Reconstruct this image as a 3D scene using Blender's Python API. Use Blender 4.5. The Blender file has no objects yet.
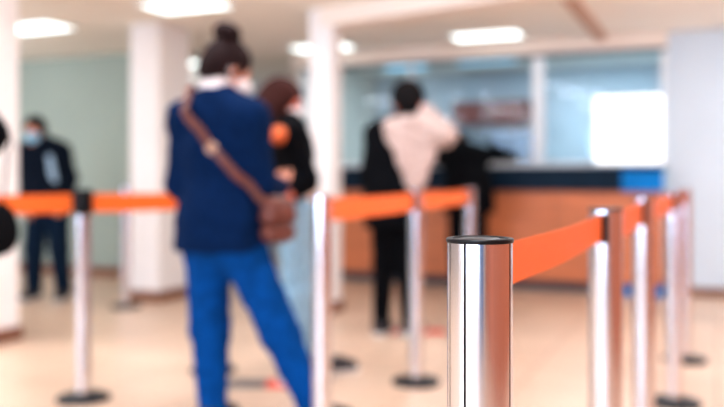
import bpy, bmesh, math, random
import numpy as np
from mathutils import Vector, Matrix
from mathutils.bvhtree import BVHTree

random.seed(4)
SC = bpy.context.scene
COL = SC.collection
PI = math.pi
# ------------------------------------------------------------------ frames
# the room is axis aligned (x along the counter, y into the depth); the camera is turned T to the left of +y
F = 820.0            # focal length in pixels of the 724 px wide frame
EYE = 1.03
T = math.radians(23.4)
CT, ST = math.cos(T), math.sin(T)

def at(x, d, z=0.0):
    """point x metres right of and d metres ahead of the camera -> room coordinates"""
    return Vector((x * CT - d * ST, x * ST + d * CT, z))

# ------------------------------------------------------------------ materials
def lin(c):
    out = []
    for v in c:
        v = v / 255.0
        out.append(v / 12.92 if v <= 0.04045 else ((v + 0.055) / 1.055) ** 2.4)
    return (*out, 1.0)

def mat(name, rgb, rough=0.5, metal=0.0, var=0.06, scale=12.0, bump=0.0, bscale=120.0, emit=None, estr=0.0,
        spec=0.5, stretch=(1, 1, 1), coat=0.0):
    m = bpy.data.materials.new(name)
    m.use_nodes = True
    nt = m.node_tree
    b = nt.nodes['Principled BSDF']
    b.inputs['Roughness'].default_value = rough
    b.inputs['Metallic'].default_value = metal
    b.inputs['Specular IOR Level'].default_value = spec
    b.inputs['Coat Weight'].default_value = coat
    tc = nt.nodes.new('ShaderNodeTexCoord')
    mp = nt.nodes.new('ShaderNodeMapping')
    mp.inputs['Scale'].default_value = stretch
    nt.links.new(tc.outputs['Object'], mp.inputs['Vector'])
    n = nt.nodes.new('ShaderNodeTexNoise')
    n.inputs['Scale'].default_value = scale
    n.inputs['Detail'].default_value = 3
    nt.links.new(mp.outputs['Vector'], n.inputs['Vector'])
    r = nt.nodes.new('ShaderNodeValToRGB')
    c = lin(rgb)
    r.color_ramp.elements[0].position = 0.3
    r.color_ramp.elements[1].position = 0.7
    r.color_ramp.elements[0].color = (*[max(0, v * (1 - var * 2)) for v in c[:3]], 1)
    r.color_ramp.elements[1].color = (*[min(1, v * (1 + var * 2)) for v in c[:3]], 1)
    nt.links.new(n.outputs['Fac'], r.inputs['Fac'])
    nt.links.new(r.outputs['Color'], b.inputs['Base Color'])
    if bump:
        n2 = nt.nodes.new('ShaderNodeTexNoise')
        n2.inputs['Scale'].default_value = bscale
        nt.links.new(mp.outputs['Vector'], n2.inputs['Vector'])
        bp = nt.nodes.new('ShaderNodeBump')
        bp.inputs['Strength'].default_value = bump
        bp.inputs['Distance'].default_value = 0.004
        nt.links.new(n2.outputs['Fac'], bp.inputs['Height'])
        nt.links.new(bp.outputs['Normal'], b.inputs['Normal'])
    if emit:
        b.inputs['Emission Color'].default_value = lin(emit)
        b.inputs['Emission Strength'].default_value = estr
    return m

def floor_material():
    m = mat('floor_tiles', (216, 188, 165), 0.34, var=0.03, scale=1.3)
    nt = m.node_tree
    b = nt.nodes['Principled BSDF']
    ramp = [n for n in nt.nodes if n.type == 'VALTORGB'][0]
    tc = [n for n in nt.nodes if n.type == 'TEX_COORD'][0]
    br = nt.nodes.new('ShaderNodeTexBrick')
    br.offset = 0.0
    br.inputs['Color1'].default_value = (1, 1, 1, 1)
    br.inputs['Color2'].default_value = (0.9, 0.88, 0.86, 1)
    br.inputs['Mortar'].default_value = (0.62, 0.56, 0.5, 1)
    br.inputs['Scale'].default_value = 1.0
    br.inputs['Mortar Size'].default_value = 0.006
    br.inputs['Brick Width'].default_value = 0.45
    br.inputs['Row Height'].default_value = 0.45
    nt.links.new(tc.outputs['Object'], br.inputs['Vector'])
    mx = nt.nodes.new('ShaderNodeMix')
    mx.data_type = 'RGBA'
    mx.blend_type = 'MULTIPLY'
    mx.inputs['Factor'].default_value = 1.0
    nt.links.new(ramp.outputs['Color'], mx.inputs[6])
    nt.links.new(br.outputs['Color'], mx.inputs[7])
    nt.links.new(mx.outputs[2], b.inputs['Base Color'])
    return m

def steel_material():
    m = bpy.data.materials.new('brushed_steel')
    m.use_nodes = True
    nt = m.node_tree
    b = nt.nodes['Principled BSDF']
    b.inputs['Metallic'].default_value = 1.0
    b.inputs['Base Color'].default_value = lin((222, 222, 226))
    b.inputs['Roughness'].default_value = 0.2
    tc = nt.nodes.new('ShaderNodeTexCoord')
    mp = nt.nodes.new('ShaderNodeMapping')
    mp.inputs['Scale'].default_value = (260, 260, 1.2)      # fine lengthwise drawing lines
    nt.links.new(tc.outputs['Object'], mp.inputs['Vector'])
    n = nt.nodes.new('ShaderNodeTexNoise')
    n.inputs['Scale'].default_value = 1.0
    n.inputs['Detail'].default_value = 2
    nt.links.new(mp.outputs['Vector'], n.inputs['Vector'])
    rr = nt.nodes.new('ShaderNodeMapRange')
    rr.inputs['To Min'].default_value = 0.13
    rr.inputs['To Max'].default_value = 0.26
    nt.links.new(n.outputs['Fac'], rr.inputs['Value'])
    nt.links.new(rr.outputs['Result'], b.inputs['Roughness'])
    bp = nt.nodes.new('ShaderNodeBump')
    bp.inputs['Strength'].default_value = 0.10
    bp.inputs['Distance'].default_value = 0.001
    nt.links.new(n.outputs['Fac'], bp.inputs['Height'])
    nt.links.new(bp.outputs['Normal'], b.inputs['Normal'])
    return m

def glass_material(name, tint, refl=0.10):
    m = bpy.data.materials.new(name)
    m.use_nodes = True
    nt = m.node_tree
    nt.nodes.remove(nt.nodes['Principled BSDF'])
    out = [n for n in nt.nodes if n.type == 'OUTPUT_MATERIAL'][0]
    tr = nt.nodes.new('ShaderNodeBsdfTransparent')
    tr.inputs['Color'].default_value = (*tint, 1)
    gl = nt.nodes.new('ShaderNodeBsdfGlossy')
    gl.inputs['Roughness'].default_value = 0.03
    fr = nt.nodes.new('ShaderNodeLayerWeight')
    fr.inputs['Blend'].default_value = 0.25
    mr = nt.nodes.new('ShaderNodeMapRange')
    mr.inputs['To Min'].default_value = refl
    mr.inputs['To Max'].default_value = 0.5
    nt.links.new(fr.outputs['Fresnel'], mr.inputs['Value'])
    mx = nt.nodes.new('ShaderNodeMixShader')
    nt.links.new(mr.outputs['Result'], mx.inputs['Fac'])
    nt.links.new(tr.outputs[0], mx.inputs[1])
    nt.links.new(gl.outputs[0], mx.inputs[2])
    nt.links.new(mx.outputs[0], out.inputs['Surface'])
    return m

M = dict(
    floor=floor_material(),
    steel=steel_material(),
    ceiling=mat('ceiling_paint', (246, 240, 230), 0.9, var=0.015, scale=2),
    beam=mat('beam_paint', (242, 230, 218), 0.85, var=0.01, scale=2),
    beam_shadow=mat('beam_edge_shadow', (196, 160, 138), 0.85, var=0.02, scale=3),  # edge shadow put into the colour of the narrow rib
    wall_green=mat('grey_green_wall', (162, 174, 164), 0.9, var=0.015, scale=2),
    wall_white=mat('cool_white_wall', (206, 219, 228), 0.85, var=0.01, scale=2),
    wall_warm=mat('warm_wall', (226, 218, 206), 0.9, var=0.015, scale=2),
    wall_taupe=mat('taupe_wall', (150, 140, 132), 0.9, var=0.015, scale=2),
    wall_wood=mat('wood_panelling', (176, 98, 66), 0.55, var=0.10, scale=3, stretch=(1, 1, 0.1)),
    wall_office=mat('office_wall', (206, 214, 220), 0.9, var=0.02, scale=2),
    column=mat('column_paint', (240, 236, 233), 0.8, var=0.01, scale=3),
    skirting=mat('brown_skirting', (134, 88, 66), 0.6, var=0.08),
    black=mat('black_plastic', (10, 12, 15), 0.35, spec=0.25, var=0.1, bump=0.05, bscale=400),
    black_rub=mat('black_rubber', (22, 24, 28), 0.55, var=0.1, bump=0.1, bscale=300),
    grey_plastic=mat('grey_plastic', (44, 48, 54), 0.30, var=0.08),
    belt=mat('orange_webbing', (250, 114, 32), 0.6, var=0.05, scale=200, bump=0.25, bscale=900, stretch=(1, 1, 3)),
    counter_wood=mat('orange_wood', (204, 124, 80), 0.45, var=0.08, scale=5, stretch=(0.3, 1, 3)),
    counter_dark=mat('dark_teal_laminate', (8, 36, 56), 0.5, spec=0.15, var=0.08),
    counter_blue=mat('blue_laminate', (0, 128, 205), 0.5, spec=0.15, var=0.05),
    slab_blue=mat('blue_reflect_slab', (70, 122, 176), 0.4, var=0.03),
    plinth=mat('dark_plinth', (62, 62, 72), 0.6, var=0.05),
    frame=mat('white_frame', (234, 238, 240), 0.5, var=0.01),
    glass=glass_material('tinted_glass', (0.82, 0.88, 0.91), 0.018),
    pane=glass_material('clear_glass', (0.95, 0.97, 1.0), 0.05),
    diffuser=mat('light_diffuser', (250, 255, 250), 0.6, var=0.0, emit=(244, 255, 252), estr=2.6),
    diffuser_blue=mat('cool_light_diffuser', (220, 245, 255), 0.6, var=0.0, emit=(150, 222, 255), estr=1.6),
    backlit=mat('backlit_white', (255, 255, 255), 0.6, var=0.0, emit=(250, 253, 255), estr=1.1),
    cabinet=mat('red_brown_cabinet', (118, 48, 36), 0.5, var=0.1, stretch=(1, 1, 0.2)),
    paper=mat('paper', (238, 232, 232), 0.8, var=0.02),
    screen=mat('dark_screen', (12, 15, 22), 0.6, spec=0.1, var=0.05),
    tape_red=mat('red_floor_tape', (226, 60, 40), 0.6, var=0.05),
    tape_dark=mat('grey_floor_tape', (96, 92, 92), 0.6, var=0.05),
    skin=mat('skin', (226, 156, 128), 0.5, var=0.05, scale=30),
    skin_rosy=mat('rosy_skin', (222, 120, 96), 0.5, var=0.06, scale=30),
    eye=mat('eye', (40, 26, 22), 0.2, var=0.1),
    hair_brown=mat('dark_brown_hair', (36, 20, 20), 0.8, spec=0.15, var=0.3, scale=30, bump=0.6, bscale=120, stretch=(3, 3, 0.6)),
    hair_auburn=mat('auburn_hair', (62, 32, 28), 0.8, spec=0.15, var=0.3, scale=30, bump=0.6, bscale=120, stretch=(3, 3, 0.6)),
    hair_black=mat('black_hair', (16, 12, 13), 0.8, spec=0.15, var=0.3, scale=30, bump=0.6, bscale=120, stretch=(3, 3, 0.6)),
    denim_navy=mat('navy_denim', (7, 34, 70), 0.95, spec=0.08, var=0.14, scale=60, bump=0.3, bscale=600),
    denim_blue=mat('blue_denim', (4, 70, 134), 0.95, spec=0.08, var=0.12, scale=26, bump=0.3, bscale=600),
    denim_pale=mat('pale_denim', (146, 184, 206), 0.85, var=0.10, scale=40, bump=0.3, bscale=600),
    denim_dark=mat('dark_denim', (14, 30, 48), 0.95, spec=0.08, var=0.12, scale=40, bump=0.3, bscale=600),
    cloth_black=mat('black_cloth', (10, 11, 15), 0.95, spec=0.08, var=0.12, scale=40, bump=0.2, bscale=400),
    cloth_navy=mat('dark_navy_cloth', (12, 20, 32), 0.95, spec=0.08, var=0.12, scale=40, bump=0.2, bscale=400),
    fleece=mat('cream_fleece', (184, 162, 154), 0.95, var=0.08, scale=40, bump=0.6, bscale=160),
    beige=mat('beige_knit', (226, 194, 178), 0.95, var=0.08, scale=40, bump=0.5, bscale=260),
    collar=mat('white_collar', (236, 226, 224), 0.85, var=0.03),
    shirt=mat('pale_shirt', (150, 176, 196), 0.85, var=0.03),
    mask_white=mat('white_mask', (240, 238, 238), 0.85, var=0.02),
    mask_blue=mat('blue_mask', (128, 196, 226), 0.85, var=0.03),
    leather=mat('brown_leather', (100, 48, 34), 0.5, var=0.12, scale=25, bump=0.25, bscale=240),
    brass=mat('brass', (196, 150, 118), 0.3, 0.9, var=0.03),
    sole=mat('white_sole', (230, 228, 224), 0.7, var=0.03),
    shoe_dark=mat('dark_shoe', (40, 34, 38), 0.6, var=0.1),
    shoe_red=mat('red_shoe', (196, 52, 40), 0.6, var=0.1),
    orange_patch=mat('orange_patch', (214, 106, 56), 0.7, var=0.06),
)

# ------------------------------------------------------------------ object helpers
def link(name, mesh, m, parent=None):
    o = bpy.data.objects.new(name, mesh)
    COL.objects.link(o)
    if m is not None:
        mesh.materials.append(m)
    if parent is not None:
        o.parent = parent
    return o

def bm_obj(name, bm, m, parent=None, smooth=False, bevel=0.0, loc=None, rz=0.0):
    bmesh.ops.recalc_face_normals(bm, faces=bm.faces)
    me = bpy.data.meshes.new(name)
    bm.to_mesh(me)
    bm.free()
    if smooth:
        me.polygons.foreach_set('use_smooth', [True] * len(me.polygons))
        try:
            me.set_sharp_from_angle(angle=math.radians(40))
        except Exception:
            pass
    o = link(name, me, m, parent)
    if bevel:
        md = o.modifiers.new('bevel', 'BEVEL')
        md.width = bevel
        md.segments = 2
        md.limit_method = 'ANGLE'
    if loc is not None:
        o.location = loc
    o.rotation_euler.z = rz
    return o

def add_box(bm, x0, x1, y0, y1, z0, z1):
    v = [bm.verts.new(p) for p in ((x0, y0, z0), (x1, y0, z0), (x1, y1, z0), (x0, y1, z0),
                                   (x0, y0, z1), (x1, y0, z1), (x1, y1, z1), (x0, y1, z1))]
    for f in ((0, 3, 2, 1), (4, 5, 6, 7), (0, 1, 5, 4), (1, 2, 6, 5), (2, 3, 7, 6), (3, 0, 4, 7)):
        bm.faces.new([v[i] for i in f])

def boxes(*bs):
    bm = bmesh.new()
    for b in bs:
        add_box(bm, *b)
    return bm

def add_lathe(bm, prof, n=48, cx=0.0, cy=0.0):
    rings = []
    for r, z in prof:
        if r < 1e-6:
            rings.append([bm.verts.new((cx, cy, z))])
        else:
            rings.append([bm.verts.new((cx + r * math.cos(2 * PI * i / n), cy + r * math.sin(2 * PI * i / n), z)) for i in range(n)])
    for a, b in zip(rings[:-1], rings[1:]):
        for i in range(n):
            j = (i + 1) % n
            if len(a) == 1 and len(b) == 1:
                continue
            if len(a) == 1:
                bm.faces.new((a[0], b[i], b[j]))
            elif len(b) == 1:
                bm.faces.new((a[i], a[j], b[0]))
            else:
                bm.faces.new((a[i], a[j], b[j], b[i]))

def lathe(prof, n=48):
    bm = bmesh.new()
    add_lathe(bm, prof, n)
    return bm

def ribbon(pts, nrm, width, thick):
    """closed strip through pts; nrm = outward normals; width runs across"""
    bm = bmesh.new()
    rings = []
    for i, p in enumerate(pts):
        t = (pts[min(i + 1, len(pts) - 1)] - pts[max(i - 1, 0)]).normalized()
        n = nrm[i].normalized()
        w = t.cross(n).normalized()
        rings.append([bm.verts.new(p + w * (sx * width / 2) + n * (sn * thick / 2)) for sx, sn in ((-1, -1), (1, -1), (1, 1), (-1, 1))])
    for a, b in zip(rings[:-1], rings[1:]):
        for i in range(4):
            j = (i + 1) % 4
            bm.faces.new((a[i], a[j], b[j], b[i]))
    bm.faces.new(rings[0][::-1])
    bm.faces.new(rings[-1])
    return bm

def tag(o, label=None, cat=None, group=None, kind=None):
    if label: o['label'] = label
    if cat: o['category'] = cat
    if group: o['group'] = group
    if kind: o['kind'] = kind
    return o

def thing(name, label, cat, loc=(0, 0, 0), rz=0.0, group=None):
    o = bpy.data.objects.new(name, None)
    o.empty_display_size = 0.1
    COL.objects.link(o)
    o.location = loc
    o.rotation_euler.z = rz
    return tag(o, label, cat, group)

def struct(name, bm, m, bevel=0.0):
    o = bm_obj(name, bm, m, bevel=bevel)
    o['kind'] = 'structure'
    return o

def copy_thing(o, loc, rz, label):
    c = o.copy()
    COL.objects.link(c)
    c.location = loc
    c.rotation_euler.z = rz
    c['label'] = label
    for ch in list(o.children):
        k = ch.copy()
        COL.objects.link(k)
        k.parent = c
        for g in list(ch.children):
            q = g.copy()
            COL.objects.link(q)
            q.parent = k
    return c

# ------------------------------------------------------------------ the room
CEIL = 2.31
XL, XR, YB, YF = -8.0, 2.6, -3.4, 9.8
struct('floor', boxes((XL, XR, YB, YF, -0.1, 0)), M['floor'])
struct('ceiling', boxes((XL, XR, YB, YF, CEIL, CEIL + 0.12)), M['ceiling'])
struct('wall_left', boxes((XL - 0.12, XL, YB, YF, 0, CEIL)), M['wall_taupe'])
wr = struct('wall_right', boxes((XR, XR + 0.12, YB, 7.7, 0, CEIL)), M['wall_white'])
tag(bm_obj('wood_panelling', boxes((XR - 0.02, XR, YB, 7.0, 0.0, CEIL - 0.01)), M['wall_wood'], wr), 'red-brown wood panelling')
struct('wall_back', boxes((XL, XR, YF, YF + 0.12, 0, CEIL)), M['wall_office'])
# wall behind the camera, with two openings for the windows
WN = [(-2.7, 0.62, 0.55, 2.15), (-6.6, -3.6, 0.55, 2.15)]
fb = bmesh.new()
xs = [XL, WN[1][0], WN[1][1], WN[0][0], WN[0][1], XR]
for i in range(5):
    if i in (1, 3):
        add_box(fb, xs[i], xs[i + 1], YB - 0.15, YB, 0, 0.55)
        add_box(fb, xs[i], xs[i + 1], YB - 0.15, YB, 2.15, CEIL)
    else:
        add_box(fb, xs[i], xs[i + 1], YB - 0.15, YB, 0, CEIL)
struct('wall_front', fb, M['wall_warm'])
for k, (x0, x1, z0, z1) in enumerate(WN):
    w = 0.05
    mid = (x0 + x1) / 2
    wf = struct('window_%d' % (k + 1), boxes((x0, x1, YB - 0.1, YB - 0.03, z0, z0 + w), (x0, x1, YB - 0.1, YB - 0.03, z1 - w, z1),
                (x0, x0 + w, YB - 0.1, YB - 0.03, z0 + w, z1 - w), (x1 - w, x1, YB - 0.1, YB - 0.03, z0 + w, z1 - w),
                (mid - w / 2, mid + w / 2, YB - 0.1, YB - 0.03, z0 + w, z1 - w)), M['frame'])
    bm_obj('pane', boxes((x0 + w, x1 - w, YB - 0.07, YB - 0.064, z0 + w, z1 - w)), M['pane'], wf)
d1 = struct('reflect_slab', boxes((0.80, 1.98, YB, YB + 0.04, 0.0, 2.12)), M['slab_blue'], bevel=0.004)  # unseen blue slab added for the blue streak reflected in the posts
bm_obj('slab_handle', boxes((0.88, 0.90, YB + 0.04, YB + 0.09, 0.95, 1.15)), M['steel'], d1)
# partition on the left behind the queue, and the wall to the right of the counter
struct('wall_partition', boxes((XL, -4.9, 6.8, 6.92, 0, CEIL)), M['wall_green'])
struct('baseboard_left', boxes((XL, -4.9, 6.775, 6.8, 0, 0.09)), M['skirting'])
struct('wall_pier', boxes((-0.40, XR, 7.7, YF, 0, CEIL)), M['wall_white'])
struct('baseboard_right', boxes((-0.40, XR, 7.68, 7.7, 0, 0.07)), M['skirting'])
struct('wall_office', boxes((-4.15, -4.05, 7.72, YF, 0, CEIL)), M['wall_warm'])
# beams: over the counter, from the middle column to the right, and a narrow dark rib drawing an edge's shadow line
struct('trim_1', boxes((-4.1, -0.40, 7.60, 7.84, 2.175, CEIL)), M['beam'])
bq = bmesh.new()
bl_, bh_ = [[bq.verts.new((x, y, z)) for x, y in ((-2.84, 5.60), (XR, 4.14), (XR, 4.42), (-2.84, 5.86))] for z in (2.17, CEIL)]
bq.faces.new(bl_[::-1]); bq.faces.new(bh_)
for i in range(4):
    bq.faces.new((bl_[i], bl_[(i + 1) % 4], bh_[(i + 1) % 4], bh_[i]))
struct('trim_2', bq, M['beam'])
struct('trim_3', boxes((-0.99, -0.91, 5.40, 7.60, 2.255, CEIL)), M['beam_shadow'])

def column(x0, x1, y0, y1, label):
    c = thing('column', label, 'column', ((x0 + x1) / 2, (y0 + y1) / 2, 0), 0, 'white columns of the hall')
    a, b = (x1 - x0) / 2, (y1 - y0) / 2
    bm_obj('shaft', boxes((-a, a, -b, b, 0, CEIL - 0.001)), M['column'], c, bevel=0.012)
    e = 0.014
    bm_obj('base_trim', boxes((-a - e, a + e, -b - e, -b, 0, 0.085), (-a - e, a + e, b, b + e, 0, 0.085),
                              (-a - e, -a, -b, b, 0, 0.085), (a, a + e, -b, b, 0, 0.085)), M['skirting'], c)
    return c
column(-4.46, -4.07, 3.58, 3.92, 'square white column cut by the left edge of the photo')
column(-4.52, -4.22, 5.54, 5.98, 'white column just left of the woman in the navy jacket')
column(-2.86, -2.66, 5.58, 5.76, 'slim white column right of the two queueing women')

# ------------------------------------------------------------------ ceiling lights
def ceiling_light(x, y, z, label, diff, s=0.6, sv=0.34):
    t = thing('ceiling_light', label, 'ceiling light', (x, y, z), 0, 'recessed ceiling light panels')
    h, v = s / 2, sv / 2
    w = 0.02
    bm_obj('frame', boxes((-h - w, h + w, -v - w, -v, -0.016, 0), (-h - w, h + w, v, v + w, -0.016, 0),
                          (-h - w, -h, -v, v, -0.016, 0), (h, h + w, -v, v, -0.016, 0)), M['frame'], t)
    bm_obj('diffuser', boxes((-h, h, -v, v, -0.010, -0.001)), diff, t)
    return t
ceiling_light(-3.61, 5.06, CEIL, 'bright oblong ceiling panel above the woman in navy, cut by the top edge', M['diffuser'])
ceiling_light(-5.33, 5.30, CEIL, 'bright oblong ceiling panel beside the column at far left', M['diffuser'])
ceiling_light(-5.30, 7.66, CEIL, 'small far ceiling panel just left of the bun-haired woman\'s head', M['diffuser'], 0.5)
ceiling_light(-3.56, 7.25, CEIL, 'ceiling panel partly hidden behind the slim middle column', M['diffuser'])
ceiling_light(-1.90, 7.22, CEIL, 'ceiling panel before the glazed counter, right of the picture centre', M['diffuser'])
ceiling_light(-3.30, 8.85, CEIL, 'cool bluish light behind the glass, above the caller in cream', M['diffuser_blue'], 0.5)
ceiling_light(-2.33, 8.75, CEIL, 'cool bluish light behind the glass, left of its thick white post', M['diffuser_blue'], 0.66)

def area(name, loc, rot, sx, sy, power, rgb):
    l = bpy.data.lights.new(name, 'AREA')
    l.shape = 'RECTANGLE'
    l.size, l.size_y = sx, sy
    l.energy = power
    l.color = lin(rgb)[:3]
    o = bpy.data.objects.new(name, l)
    o.location = loc
    o.rotation_euler = rot
    COL.objects.link(o)
    return o
for x in (-6.9, -5.3, -3.6, -1.9, -0.2, 1.5):                        # the other panels of the ceiling grid
    for y in (-1.6, 0.6, 2.8):
        area('unseen_panel_lamp', (x, y, CEIL - 0.012), (0, 0, 0), 0.6, 0.34, 17, (240, 246, 255))
area('unseen_panel_lamp', (1.4, 6.7, CEIL - 0.012), (0, 0, 0), 0.6, 0.34, 26, (240, 248, 255))  # added out of view to brighten and cool the right wall
area('unseen_panel_lamp', (-0.2, 5.0, CEIL - 0.012), (0, 0, 0), 0.6, 0.34, 17, (240, 246, 255))
area('unseen_panel_lamp', (-1.9, 4.2, CEIL - 0.012), (0, 0, 0), 0.6, 0.34, 17, (240, 246, 255))
area('unseen_panel_lamp', (1.5, 5.0, CEIL - 0.012), (0, 0, 0), 0.6, 0.34, 17, (240, 246, 255))
def fill_point(x, y, z, power):
    l = bpy.data.lights.new('added_fill_lamp', 'POINT')
    l.energy = power
    l.shadow_soft_size = 0.14
    l.color = lin((240, 246, 255))[:3]
    o = bpy.data.objects.new('added_fill_lamp', l)
    o.location = (x, y, z)
    COL.objects.link(o)
for x, y, pw in ((-4.4, 3.1, 38), (-0.1, 4.4, 24), (1.4, 6.0, 26), (-6.9, 5.0, 34), (-6.5, 8.6, 20)):   # unseen fill points added to brighten the ceiling
    fill_point(x, y, 1.98, pw)
area('office_lamp', (-1.2, 8.7, CEIL - 0.012), (0, 0, 0), 0.6, 0.6, 30, (226, 244, 255))
area('office_lamp', (-2.9, 8.3, CEIL - 0.012), (0, 0, 0), 0.6, 0.3, 22, (226, 244, 255))
for (x0, x1, z0, z1) in WN:                                           # daylight in the windows behind the camera
    area('window_daylight', ((x0 + x1) / 2, YB - 0.25, (z0 + z1) / 2), (PI / 2, 0, 0), x1 - x0 - 0.1, z1 - z0 - 0.1, 170 * (x1 - x0) / 2.5, (206, 228, 255))

# ------------------------------------------------------------------ counter, glass screen and office
CX0, CX1 = -4.05, -0.42
ctr = thing('service_counter', 'long service counter with orange wood front and dark teal top', 'counter', (-2.2, 7.47, 0))
a0, a1 = CX0 + 2.2, CX1 + 2.2
bm_obj('plinth', boxes((a0, a1 - 0.34, 0.03, 0.5, 0, 0.09)), M['plinth'], ctr)
tag(bm_obj('plinth', boxes((a1 - 0.34, a1, 0.03, 0.5, 0, 0.09)), M['counter_blue'], ctr), 'blue stretch of plinth')
npan = 4
for i in range(npan):
    p0 = a0 + (a1 - a0) * i / npan
    p1 = a0 + (a1 - a0) * (i + 1) / npan
    bm_obj('front_panel', boxes((p0 + 0.003, p1 - 0.003, 0.0, 0.04, 0.09, 0.905)), M['counter_wood'], ctr, bevel=0.004)
bm_obj('fascia', boxes((a0, a1 - 0.34, -0.04, 0.02, 0.905, 1.09)), M['counter_dark'], ctr, bevel=0.004)
tag(bm_obj('fascia', boxes((a1 - 0.34, a1, -0.04, 0.02, 0.905, 1.09)), M['counter_blue'], ctr, bevel=0.004), 'bright blue end of the fascia')
bm_obj('worktop', boxes((a0, a1, -0.06, 0.50, 1.09, 1.12)), M['counter_dark'], ctr, bevel=0.004)

scr = thing('glass_screen', 'tall glazed screen in white frames standing on the service counter', 'glass screen', (-2.2, 7.72, 1.121))
b0, b1 = -4.05 + 2.2, -0.41 + 2.2
zt = 2.172 - 1.121
mull = -1.535 + 2.2
bm_obj('bottom_rail', boxes((b0, b1, -0.03, 0.03, 0, 0.05)), M['frame'], scr, bevel=0.004)
bm_obj('top_rail', boxes((b0, b1, -0.025, 0.025, zt - 0.025, zt)), M['counter_dark'], scr)
posts = [(b0, b0 + 0.05), (-0.62, -0.58), (mull - 0.055, mull + 0.055), (b1 - 0.045, b1)]
for p0, p1 in posts:
    bm_obj('post', boxes((p0, p1, -0.03, 0.03, 0.05, zt - 0.025)), M['frame'], scr, bevel=0.004)
for (q, r) in zip(posts[:-1], posts[1:]):
    bm_obj('glass_pane', boxes((q[1], r[0], -0.004, 0.004, 0.05, zt - 0.025)), M['glass'], scr)

lb = thing('light_panel', 'glowing blank white panel at the right end of the glass screen', 'light panel', (-0.735, 7.66, 1.135))
bm_obj('panel_face', boxes((-0.275, 0.295, -0.022, -0.012, 0.012, 0.615)), M['backlit'], lb)
bm_obj('panel_frame', boxes((-0.287, 0.307, -0.012, 0.025, 0.0, 0.627)), M['frame'], lb, bevel=0.004)

cab = thing('wall_cabinet', 'red-brown wall cabinet behind the glass above the office desk', 'cabinet', (-2.45, 9.44, 1.66))
bm_obj('carcass', boxes((-0.45, 0.45, -0.02, 0.34, 0, 0.26)), M['cabinet'], cab, bevel=0.004)
for s in (-1, 1):
    dr = bm_obj('door', boxes((s * 0.225 - 0.22, s * 0.225 + 0.22, -0.04, -0.02, 0.006, 0.254)), M['cabinet'], cab, bevel=0.004)
    bm_obj('handle', boxes((s * 0.05 - 0.006, s * 0.05 + 0.006, -0.055, -0.04, 0.06, 0.16)), M['frame'], dr)

dsk = thing('office_desk', 'pale office desk behind the glass screen', 'desk', (-2.3, 8.75, 0))
bm_obj('desk_top', boxes((-1.55, 1.7, -0.3, 0.3, 0.76, 0.79)), M['frame'], dsk, bevel=0.004)
for sx in (-1.5, 0.05, 1.62):
    bm_obj('leg_panel', boxes((sx, sx + 0.03, -0.28, 0.28, 0, 0.76)), M['frame'], dsk)

def monitor(x, y, rz, label):
    t = thing('monitor', label, 'monitor', (x, y, 0.79), rz, 'office monitors')
    bm_obj('stand_base', boxes((-0.11, 0.11, -0.08, 0.08, 0, 0.012)), M['screen'], t, bevel=0.004)
    bm_obj('stand_neck', boxes((-0.025, 0.025, 0.0, 0.025, 0.012, 0.45)), M['screen'], t)
    s = bm_obj('screen_housing', boxes((-0.26, 0.26, -0.03, 0.0, 0.36, 0.70)), M['screen'], t, bevel=0.006)
    bm_obj('screen_bezel', boxes((-0.25, 0.25, -0.034, -0.03, 0.38, 0.69)), M['screen'], s)
    return t
monitor(-1.98, 8.62, 0.35, 'dark monitor behind the glass beside its thick white post')
ntc = thing('paper_sign', 'pale notice sheet on the office wall below the brown cabinet', 'notice', (-2.22, 9.79, 1.22))
bm_obj('sheet', boxes((-0.15, 0.15, -0.006, 0.0, 0, 0.42)), M['paper'], ntc)
bm_obj('pin', boxes((-0.008, 0.008, -0.014, -0.006, 0.395, 0.411)), M['tape_red'], ntc)

# ------------------------------------------------------------------ belt barrier posts
PR, PZ = 0.035, 0.9600      # tube radius, tube top
BELT_TOP = 0.952
def tube_mesh(r, z0, z1, groove=0.0012, depth=0.0035, n=96):
    """steel tube with four lengthwise channels"""
    bm = bmesh.new()
    ang = []
    for q in range(4):
        c = q * PI / 2
        g = groove / r
        ang += [(c - g, r), (c - g * 0.8, r - depth), (c + g * 0.8, r - depth), (c + g, r)]
        k = n // 4
        for i in range(1, k):
            ang.append((c + g + (PI / 2 - 2 * g) * i / k, r))
    rings = [[bm.verts.new((rr * math.cos(a), rr * math.sin(a), z)) for a, rr in ang] for z in (z0, z1)]
    m_ = len(ang)
    for i in range(m_):
        j = (i + 1) % m_
        f = bm.faces.new((rings[0][i], rings[0][j], rings[1][j], rings[1][i]))
        if ang[i][1] < r - 0.001 or ang[j][1] < r - 0.001:
            f.material_index = 1
    bm.faces.new(rings[0][::-1])
    bm.faces.new(rings[1])
    return bm

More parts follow.
